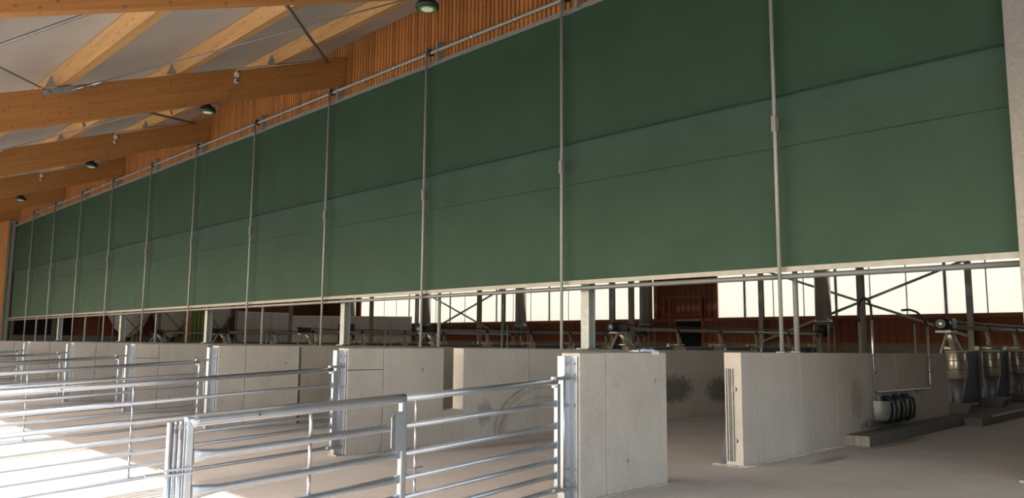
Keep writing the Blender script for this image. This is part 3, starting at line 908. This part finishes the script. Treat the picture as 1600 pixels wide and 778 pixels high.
# tie rods
def rod(p0, p1, lab, r=0.017):
    p0, p1 = Vector(p0), Vector(p1)
    t = thing('tie_rod', lab, 'rod', p0, 'roof tie rods')
    d = (p1-p0).normalized()
    MB().tube(p0, p1, r, 8).build('bar', M['rod'], t)
    MB().tube(p0+d*0.35, p0+d*0.75, 0.03, 8).build('turnbuckle', M['galv'], t)
    MB().tube(p0, p0+d*0.3, 0.022, 8).build('fork', M['galv'], t)
def bs(y, below=0.12):
    return 9.60-K*(YC-y)-below
for j, nm in ((1, 'nearest bay in view'), (2, 'second bay in view')):
    xa, xb = BEAMX[j+1]+0.03, BEAMX[j]-0.23
    rod((xa, 4.75, bs(4.75)), (xb, 11.0, bs(11.0)), 'thin tie rod rising left to right towards the slatted wall, ' + nm)
    rod((xa, 11.0, bs(11.0)), (xb, 4.75, bs(4.75)), 'tie rod sloping down from the beam end at the slatted wall, ' + nm, 0.038)
    rod((xa, 4.35, bs(4.35)), (xb, 0.0, bs(0.0)), 'tie rod from the anchor plate down to the open eave, ' + nm)
    rod((xa, 0.3, bs(0.3)), (xb, 4.6, bs(4.6)), 'tie rod crossing the top left corner near the eave, ' + nm, 0.026)
    t = thing('anchor_plate', 'bolted anchor plate on the side of a beam, ' + nm, 'plate', (xa, 4.55, bs(4.55)), 'anchor plates of the tie rods')
    z = bs(4.55)
    b_p = MB().hexa([(xa-0.03, 4.22, z-0.17), (xa+0.0, 4.22, z-0.17), (xa+0.0, 4.85, z+0.06), (xa-0.03, 4.85, z+0.06),
               (xa-0.03, 4.22, z-0.03), (xa+0.03, 4.22, z-0.03), (xa+0.03, 4.85, z+0.20), (xa-0.03, 4.85, z+0.20)])
    pl_ = b_p.build('plate', M['galv'], t)
    for i in range(4):
        MB().lathe((xa, 4.32+i*0.14, z-0.08+i*0.05), [(0.02, 0), (0.02, 0.035)], 8, 'X').build('bolt', M['galv_dull'], pl_)

# ------------------------------------------------------------------ lamps, junction boxes, cables
lamp0 = None
for j, x in enumerate(BEAMX[1:6]):
    xl, yl, zl = x-0.13, 7.80, 7.215
    lab = 'black round lamp hanging under the %s roof beam from the right' % ORD[j]
    if lamp0 is None:
        t = thing('hall_lamp', lab, 'lamp', (xl, yl, zl), 'round high-bay lamps')
        MB().lathe((xl, yl, zl-0.03), [(0.175, 0.0), (0.20, 0.02), (0.20, 0.055), (0.17, 0.085), (0.10, 0.10), (0.085, 0.115), (0.085, 0.18), (0.075, 0.19)], 28).build('housing', M['black'], t)
        fb = MB()
        for q_ in range(20):
            a = 2*math.pi*q_/20
            c_, s_ = math.cos(a), math.sin(a)
            fb.beam((xl+0.07*c_, yl+0.07*s_, zl+0.10), (xl+0.155*c_, yl+0.155*s_, zl+0.065), 0.008, 0.05)
        fb.build('cooling_fins', M['black'], t)
        ln = MB().lathe((xl, yl, zl-0.035), [(0.14, 0.0), (0.142, 0.006)], 28).build('lens', M['lens'], t)
        MB().lathe((xl, yl, zl-0.037), [(0.155, 0.0), (0.155, 0.006)], 28).build('lens_ring', M['green_paint'], ln)
        MB().lathe((xl, yl, zl-0.040), [(0.10, 0.0), (0.10, 0.004)], 24).build('led_plate', M['white'], ln)
        MB().path([(xl-0.05, yl, zl+0.15), (xl-0.05, yl, zl+0.2), (xl, yl, zl+0.24), (xl+0.05, yl, zl+0.2), (xl+0.05, yl, zl+0.15)], 0.006, 6).build('hook', M['rod'], t)
        lamp0 = t
    else:
        copy_tree(lamp0, (xl, yl, zl), lab)
    yb = 8.42
    zb = 9.60-K*(YC-yb)-0.26
    t = thing('junction_box', 'small white junction box with cable on the %s roof beam from the right' % ORD[j], 'box', (x, yb, zb), 'junction boxes on the beams')
    MB().box(x, x+0.06, yb-0.05, yb+0.05, zb+0.02, zb+0.13).build('upper_box', M['white'], t, bevel=0.008)
    lb = MB().box(x, x+0.06, yb-0.045, yb+0.045, zb-0.14, zb-0.04).build('lower_box', M['white'], t, bevel=0.008)
    MB().lathe((x+0.06, yb+0.01, zb-0.09), [(0.03, 0), (0.028, 0.03)], 12, 'X').build('plug', M['black'], lb)
    bot = lambda yy: 8.76-K*(YC-yy)
    MB().path([(x+0.07, yb+0.0, zb-0.13), (x+0.06, yb-0.02, zb-0.22), (x+0.02, yb-0.10, zb-0.34), (x+0.02, yb-0.17, zb-0.42), (x+0.015, yb-0.18, bot(yb)-0.02),
               (x-0.05, yb-0.32, bot(yb-0.3)-0.08), (xl, yl+0.05, zl+0.28), (xl, yl, zl+0.18)], 0.008, 6).build('cable', M['rod'], t)
    def ct(yy, d=0.05):
        return 9.60-K*(YC-yy)-d
    MB().path([(x+0.02, yb, zb+0.13), (x+0.02, yb, ct(yb)), (x+0.02, yb+0.03, ct(yb+0.03)), (x+0.02, YC-0.1, ct(YC-0.1))], 0.014, 6).build('conduit', M['white'], t)

# ------------------------------------------------------------------ feeders, conveyors, silo ducts
ROWX = [-5.45, -14.4, -23.6, -32.6, -41.6, -50.6]
FY = [19.28, 22.0, 24.6, 27.2, 29.8, 32.4]
def make_feeder(x, y, lab):
    t = thing('feeder', lab, 'feeder', (x, y, 0.17), 'steel tube feeders')
    z0 = 0.17
    pr_ = [(0.10, 0.32)]
    b = MB()
    b.lathe((x, y, 0), [(0.06, z0+0.12), (0.075, z0+0.2), (0.175, 0.90)], 24)
    b.build('cone', M['rod'], t)
    b = MB()
    prof = []
    for z in (0.90, 1.11, 1.12, 1.30, 1.31, 1.46):
        prof.append((0.195, z))
    b.lathe((x, y, 0), [(0.185, 0.885), (0.195, 0.90), (0.195, 1.46), (0.19, 1.47)], 24)
    dr = b.build('drum', M['steel'], t)
    for z in (1.11, 1.30, 1.475, 0.905):
        MB().lathe((x, y, z), [(0.200, -0.010), (0.205, 0.0), (0.200, 0.010)], 24).build('band', M['rod'], dr)
    MB().lathe((x, y, 1.48), [(0.215, 0.0), (0.215, 0.025), (0.06, 0.06)], 24).build('lid', M['steel'], t)
    MB().box(x-0.26, x+0.05, y-0.12, y+0.26, 1.555, 1.60).build('top_bracket', M['column'], t)
    MB().tube((x-0.05, y, 1.56), (x-0.05, y, 1.82), 0.012, 6).build('sight_tube', M['galv'], t)
    MB().tube((x+0.02, y+0.05, 1.50), (x-0.05, y-0.02, 2.03), 0.045, 12).build('drop_tube', M['galv_dull'], t)
    MB().beam((x+0.05, y+0.16, 1.53), (x-0.05, y+0.05, 1.97), 0.05, 0.02).build('strut', M['galv'], t)
    MB().tube((x+0.205, y+0.05, 0.92), (x+0.205, y+0.05, 1.46), 0.012, 6).build('side_rod', M['galv'], t)
    # trough
    b = MB()
    b.hexa([(x-0.13, y-0.22, z0), (x+0.22, y-0.22, z0), (x+0.22, y+0.28, z0), (x-0.13, y+0.28, z0),
            (x-0.20, y-0.28, z0+0.20), (x+0.32, y-0.28, z0+0.20), (x+0.32, y+0.34, z0+0.20), (x-0.20, y+0.34, z0+0.20)])
    tr = b.build('trough', M['concrete_dark'], t)
    MB().path([(x-0.20, y-0.28, z0+0.21), (x+0.32, y-0.28, z0+0.21), (x+0.32, y+0.34, z0+0.21), (x-0.20, y+0.34, z0+0.21)], 0.012, 6).build('trough_rim', M['galv_dull'], tr)
    return t
for i, x in enumerate(ROWX[1:]):
    struct(MB().box(x-0.75, x+0.8, 18.65, 33.6, 0, 0.17).build('trim_%d' % (i+4), M['kerb'], bevel=0.012))
f0 = None
RN = ['the right-hand feeder row', 'the second feeder row', 'the third feeder row', 'the fourth feeder row', 'the fifth feeder row', 'the leftmost feeder row']
for i, x in enumerate(ROWX):
    for j, y in enumerate(FY):
        lab = 'steel drum feeder, %s in %s' % (['first behind the motor', 'second behind the motor', 'third behind the motor', 'fourth behind the motor', 'fifth behind the motor', 'last under the silo duct'][j], RN[i])
        if f0 is None:
            f0 = make_feeder(x, y, lab)
        else:
            copy_tree(f0, (x, y, 0.17), lab)
        if j < 5:
            ya, yb_ = y+0.30, FY[j+1]-0.30
            t = thing('divider_panel', 'blue grey divider panel, %s from the motor in %s' % (ORD[j], RN[i]), 'panel', (x-0.2, (ya+yb_)/2, 0.15), 'blue grey divider panels')
            MB().box(x-0.24, x-0.18, ya-0.12, yb_+0.12, 0.17, 1.49).build('board', M['blue'], t)
            MB().box(x-0.25, x-0.17, ya-0.12, yb_+0.12, 1.49, 1.52).build('cap_rail', M['galv_dull'], t)
            MB().box(x-0.26, x-0.16, yb_-0.02, yb_+0.06, 0.17, 1.62).build('end_post', M['galv_dull'], t)
    # conveyor
    ym_ = 18.75
    t = thing('feed_conveyor', 'feed pipe with dark motor along ' + RN[i], 'conveyor', (x, ym_, 1.9), 'feed conveyors')
    MB().tube((x-0.02, ym_+0.25, 2.05), (x-0.02, 33.1, 2.04), 0.055, 12).build('feed_pipe', M['galv_dull'], t)
    cb = [(x-0.05, ym_+0.2, 2.20)]
    for q_ in range(1, 21):
        cb.append((x-0.05, ym_+0.2+q_*0.7, 2.15+0.02*(q_ % 2)))
    MB().path(cb, 0.022, 6).build('cable', M['black'], t)
    for y in FY:
        MB().lathe((x-0.02, y-0.02, 2.05), [(0.075, -0.06), (0.075, 0.06)], 12, 'Y').build('coupling', M['black'], t)
    mo = MB().lathe((x-0.02, ym_, 2.10), [(0.06, -0.32), (0.135, -0.30), (0.14, -0.05), (0.12, 0.0), (0.11, 0.10)], 18, 'Y').build('motor', M['navy'], t)
    MB().lathe((x-0.02, ym_, 2.10), [(0.10, -0.325), (0.10, -0.318)], 18, 'Y').build('fan_cover', M['navy'], mo)
    MB().lathe((x-0.02, ym_, 2.10), [(0.028, -0.33), (0.028, -0.318)], 10, 'Y').build('hub', M['galv'], mo)
    MB().box(x-0.13, x+0.12, ym_-0.02, ym_+0.34, 1.98, 2.22).build('gearbox', M['navy'], t, bevel=0.03)
    MB().box(x-0.17, x+0.14, ym_-0.20, ym_+0.25, 1.91, 1.955).build('mount_plate', M['column'], t)
    MB().beam((x-0.0, ym_+0.02, 1.92), (x-0.12, ym_-0.42, 1.14), 0.07, 0.03, (1, 0, 0)).build('stand_leg', M['column'], t)
    MB().beam((x+0.06, ym_+0.2, 1.92), (x+0.12, ym_+0.62, 1.50), 0.05, 0.02, (1, 0, 0)).build('stand_leg', M['column'], t)
    MB().tube((x+0.0, ym_+0.18, 1.92), (x+0.02, ym_+0.50, 1.50), 0.085, 14).build('drop_chute', M['steel'], t)
    # silo duct
    t = thing('silo_duct', 'wide vertical steel duct ending ' + RN[i], 'duct', (x-0.1, 33.1, 1.5), 'vertical silo ducts')
    MB().lathe((x, 33.1, 0), [(0.33, 2.45), (0.33, 10.0)], 28).build('duct', M['duct'], t)
    MB().lathe((x, 33.1, 0), [(0.37, 2.55), (0.37, 2.62)], 24).build('collar', M['steel'], t)
    MB().lathe((x, 33.1, 0), [(0.12, 1.95), (0.33, 2.42)], 20).build('funnel', M['navy'], t)
    for a in range(4):
        dx, dy = (0.34, -0.3)[a % 2], (0.3, -0.3)[a//2]
        dx = 0.34 if a % 2 else -0.34
        MB().beam((x+dx, 33.1+dy, 0.17), (x+dx*0.9, 33.1+dy*0.9, 2.5), 0.07, 0.04, (0, 1, 0)).build('leg', M['galv_dull'], t)

# ------------------------------------------------------------------ water pipe frames with hose loops
def hoop(x, y0, y1, z0, z1, n=12):
    pts = [(x, y0, z0)]
    for i in range(n+1):
        a = math.pi*i/n
        pts.append((x, (y0+y1)/2-(y1-y0)/2*math.cos(a), z0+(z1-z0)*math.sin(a)**0.8 if 0 < i < n else z0))
    return pts
xw = PX[0]+0.035
t = thing('water_pipe_frame', 'galvanised water pipe frame on the face of the right-hand partition wall', 'pipe', (xw, 15.9, 0.8), 'water pipe frames')
MB().path([(xw, 14.42, 2.08), (xw, 14.42, 1.6), (xw, 14.42, 0.86), (xw, 14.46, 0.81), (xw, 14.55, 0.80), (xw, 15.8, 0.79), (xw, 17.25, 0.77), (xw, 17.36, 0.80), (xw, 17.36, 0.9), (xw, 17.36, 2.02)], 0.022, 10).build('pipe', M['galv'], t)
MB().tube((xw-0.33, 14.72, 0.0), (xw-0.33, 14.72, 2.08), 0.02, 8).build('rear_pipe', M['galv'], t)
MB().tube((xw-0.33, 17.62, 0.0), (xw-0.33, 17.62, 2.08), 0.02, 8).build('rear_pipe', M['galv'], t)
for yy, zz in ((14.42, 1.15), (14.42, 1.45), (17.36, 1.1), (17.36, 1.4)):
    MB().box(xw-0.034, xw+0.028, yy-0.035, yy+0.035, zz-0.02, zz+0.02).build('pipe_clamp', M['rod'], t)
for yy in (14.50, 14.92, 15.36):
    MB().tube((xw, yy, 0.78), (xw+0.05, yy, 0.62), 0.014, 8).build('branch_pipe', M['galv'], t)
for yy in (15.75, 16.25):
    MB().tube((xw, yy, 0.78), (xw+0.1, yy+0.25, 0.70), 0.010, 6).build('drain_stub', M['galv_dull'], t)
MB().path([(xw-0.33, 14.72, 2.06), (xw-0.34, 14.70, 2.18), (xw-0.33, 14.69, 2.32), (xw-0.28, 14.64, 2.43), (xw-0.17, 14.57, 2.49), (xw-0.07, 14.48, 2.45), (xw-0.01, 14.44, 2.33), (xw, 14.42, 2.20), (xw, 14.42, 2.06)], 0.022, 8).build('hose', M['black'], t)
MB().path([(xw, 17.36, 2.02), (xw, 17.28, 2.10), (xw, 17.05, 2.22), (xw, 16.75, 2.30), (xw-0.02, 16.45, 2.33), (xw-0.05, 16.1, 2.31)], 0.022, 8).build('hose', M['black'], t)
for lab, x, y in (('pipe hoop with black hose between the second column and the crossed braces', -14.49, 14.02), ('pipe hoop left of the second guide pole, before the windows', -18.77, 13.45),
                  ('pipe hoop before the grey board partition', -27.5, 14.3), ('pipe hoop beside the third column from the right', -31.82, 13.85), ('pipe hoop before the white cloth silos, farthest left', -40.5, 13.95)):
    t = thing('water_hoop', lab, 'pipe', (x, y, 0), 'water pipe hoops')
    MB().tube((x, y, 0), (x, y, 2.10), 0.022, 8).build('pipe', M['galv'], t)
    MB().tube((x, y+0.20, 0), (x, y+0.20, 2.10), 0.022, 8).build('pipe', M['galv'], t)
    MB().path(hoop(x, y, y+0.20, 2.08, 2.58), 0.020, 6).build('hose', M['black'], t)

# drinking bowls on the right-hand wall
for j, y in enumerate((14.52, 14.98, 15.42)):
    x = PX[0]+0.04
    t = thing('drinking_bowl', 'round steel drinking bowl with black rim under the water pipe, %s from the left' % ORD[j], 'bowl', (x, y, 0.3), 'drinking bowls on the wall')
    b = MB(); vs = []; fs = []
    n = 14
    prof = [(0.02, 0.30), (0.15, 0.31), (0.20, 0.36), (0.22, 0.50), (0.22, 0.66)]
    for rr, z in prof:
        for i in range(n+1):
            a = -math.pi/2+math.pi*i/n
            vs.append((x+rr*math.cos(a)*0.95, y+rr*math.sin(a), z))
    for a in range(len(prof)-1):
        for i in range(n):
            q_ = a*(n+1)+i; fs.append((q_, q_+1, q_+n+2, q_+n+1))
    b.add(vs, fs, True)
    b.build('bowl', M['galv_dull'], t)
    pts = [(x+0.02, y+0.21, 0.30), (x+0.12, y+0.20, 0.30), (x+0.2, y+0.19, 0.36), (x+0.22, y+0.19, 0.5), (x+0.2, y+0.19, 0.64), (x+0.1, y+0.2, 0.69), (x+0.02, y+0.2, 0.69)]
    MB().path(pts, 0.055, 10).build('rim', M['black'], t)

# pale partition boards, cloth silos and odds at the far left
def boards(x0, y0, x1, y1, h, n, lab):
    t = thing('panel_room', lab, 'panel', ((x0+x1)/2, (y0+y1)/2, 0))
    for i in range(n):
        a, c = i/n, (i+1)/n
        p0 = Vector((x0+(x1-x0)*a, y0+(y1-y0)*a, h/2)); p1 = Vector((x0+(x1-x0)*c, y0+(y1-y0)*c, h/2))
        d = (p1-p0).normalized()
        MB().beam(p0+d*0.012, p1-d*0.012, 0.1, h).build('board', M['greyboard'], t)
    MB().beam((x0, y0, h+0.03), (x1, y1, h+0.03), 0.14, 0.06).build('cap_rail', M['white'], t)
boards(-52.6, 24.9, -52.6, 29.0, 3.55, 3, 'pale board partition, the left one of two')
boards(-49.0, 27.3, -43.5, 33.4, 3.25, 3, 'grey board partition with white top rail before the wood wall')
tag(MB().box(-46.2, -46.1, 29.2, 30.5, 1.5, 2.75).build('dark_cabinet', M['black']), 'black rectangular board in front of the grey partition', 'board')
SI = [(-53.4, 18.1, 1.35, 'white cloth silo hopper at the far left, beside the sliding door'), (-53.4, 20.9, 1.35, 'white cloth silo hopper, middle one of the three'), (-53.4, 23.7, 1.15, 'white cloth silo hopper behind the steel column')]
for x, y, rr, lab in SI:
    t = thing('cloth_silo', lab, 'silo', (x, y, 0))
    MB().lathe((x, y, 0), [(0.22, 1.75), (rr*0.6, 2.3), (rr, 3.3), (rr, 6.5)], 6).build('hopper', M['sack'], t)
    MB().lathe((x, y, 0), [(0.12, 1.5), (0.2, 1.78)], 12).build('outlet', M['black'], t)
    for sx, sy in ((-1, -1), (1, -1), (1, 1), (-1, 1)):
        MB().tube((x+sx*rr, y+sy*rr, 0), (x+sx*rr, y+sy*rr, 6.5), 0.05, 6).build('leg', M['rod'], t)
    for sx in (-1, 1):
        MB().tube((x+rr, y-sx*rr, 0.9), (x+rr, y+sx*rr, 3.7), 0.035, 6).build('cross_brace', M['rod'], t)
t = thing('plant_rack', 'green slatted rack between the white cloth silos', 'rack', (-52.2, 22.0, 0))
for i in range(4):
    MB().box(-51.98, -51.9, 21.6+i*0.26, 21.74+i*0.26, 0, 3.5).build('slat', M['green_paint'], t)
tag(MB().box(-52.6, -52.55, 21.35, 22.9, 0, 4.2).build('brown_panel', M['orange_board']), 'orange brown timber panel behind the green rack', 'panel')

# mortar crumbs along the wall feet
rnd = random.Random(11)
b = MB()
def crumb(x, y, r):
    z = fz(y)
    p = [(x+r*rnd.uniform(-1, 1), y+r*rnd.uniform(-1, 1), z+r*rnd.uniform(0, 0.9)) for _ in range(3)]
    b.add([(x-r, y-r, z), (x+r, y-r*0.6, z), (x+r*0.3, y+r, z), (x, y, z+r*rnd.uniform(0.5, 1.1))], [(0, 2, 1), (0, 1, 3), (1, 2, 3), (2, 0, 3)])
for i in range(420):
    y = rnd.uniform(9.7, 13.1)
    crumb(-5.44+abs(rnd.gauss(0, 0.035))+0.01, y, rnd.uniform(0.005, 0.018))
for i in range(120):
    crumb(rnd.uniform(-5.85, -5.35), 9.78-abs(rnd.gauss(0, 0.06)), rnd.uniform(0.005, 0.018))
for i in range(160):
    crumb(-5.43+abs(rnd.gauss(0, 0.02))+0.01, rnd.uniform(6.5, 8.05), rnd.uniform(0.004, 0.014))
for i in range(220):
    crumb(-9.86+abs(rnd.gauss(0, 0.05))+0.01, rnd.uniform(6.5, 12), rnd.uniform(0.004, 0.015))
for i in range(90):
    crumb(rnd.uniform(-9, -4.5), rnd.uniform(2.5, 9), rnd.uniform(0.004, 0.012))
o = b.build('mortar_crumbs', M['concrete'])
tag(o, 'loose mortar crumbs lying along the feet of the concrete walls', 'rubble')
o['kind'] = 'stuff'
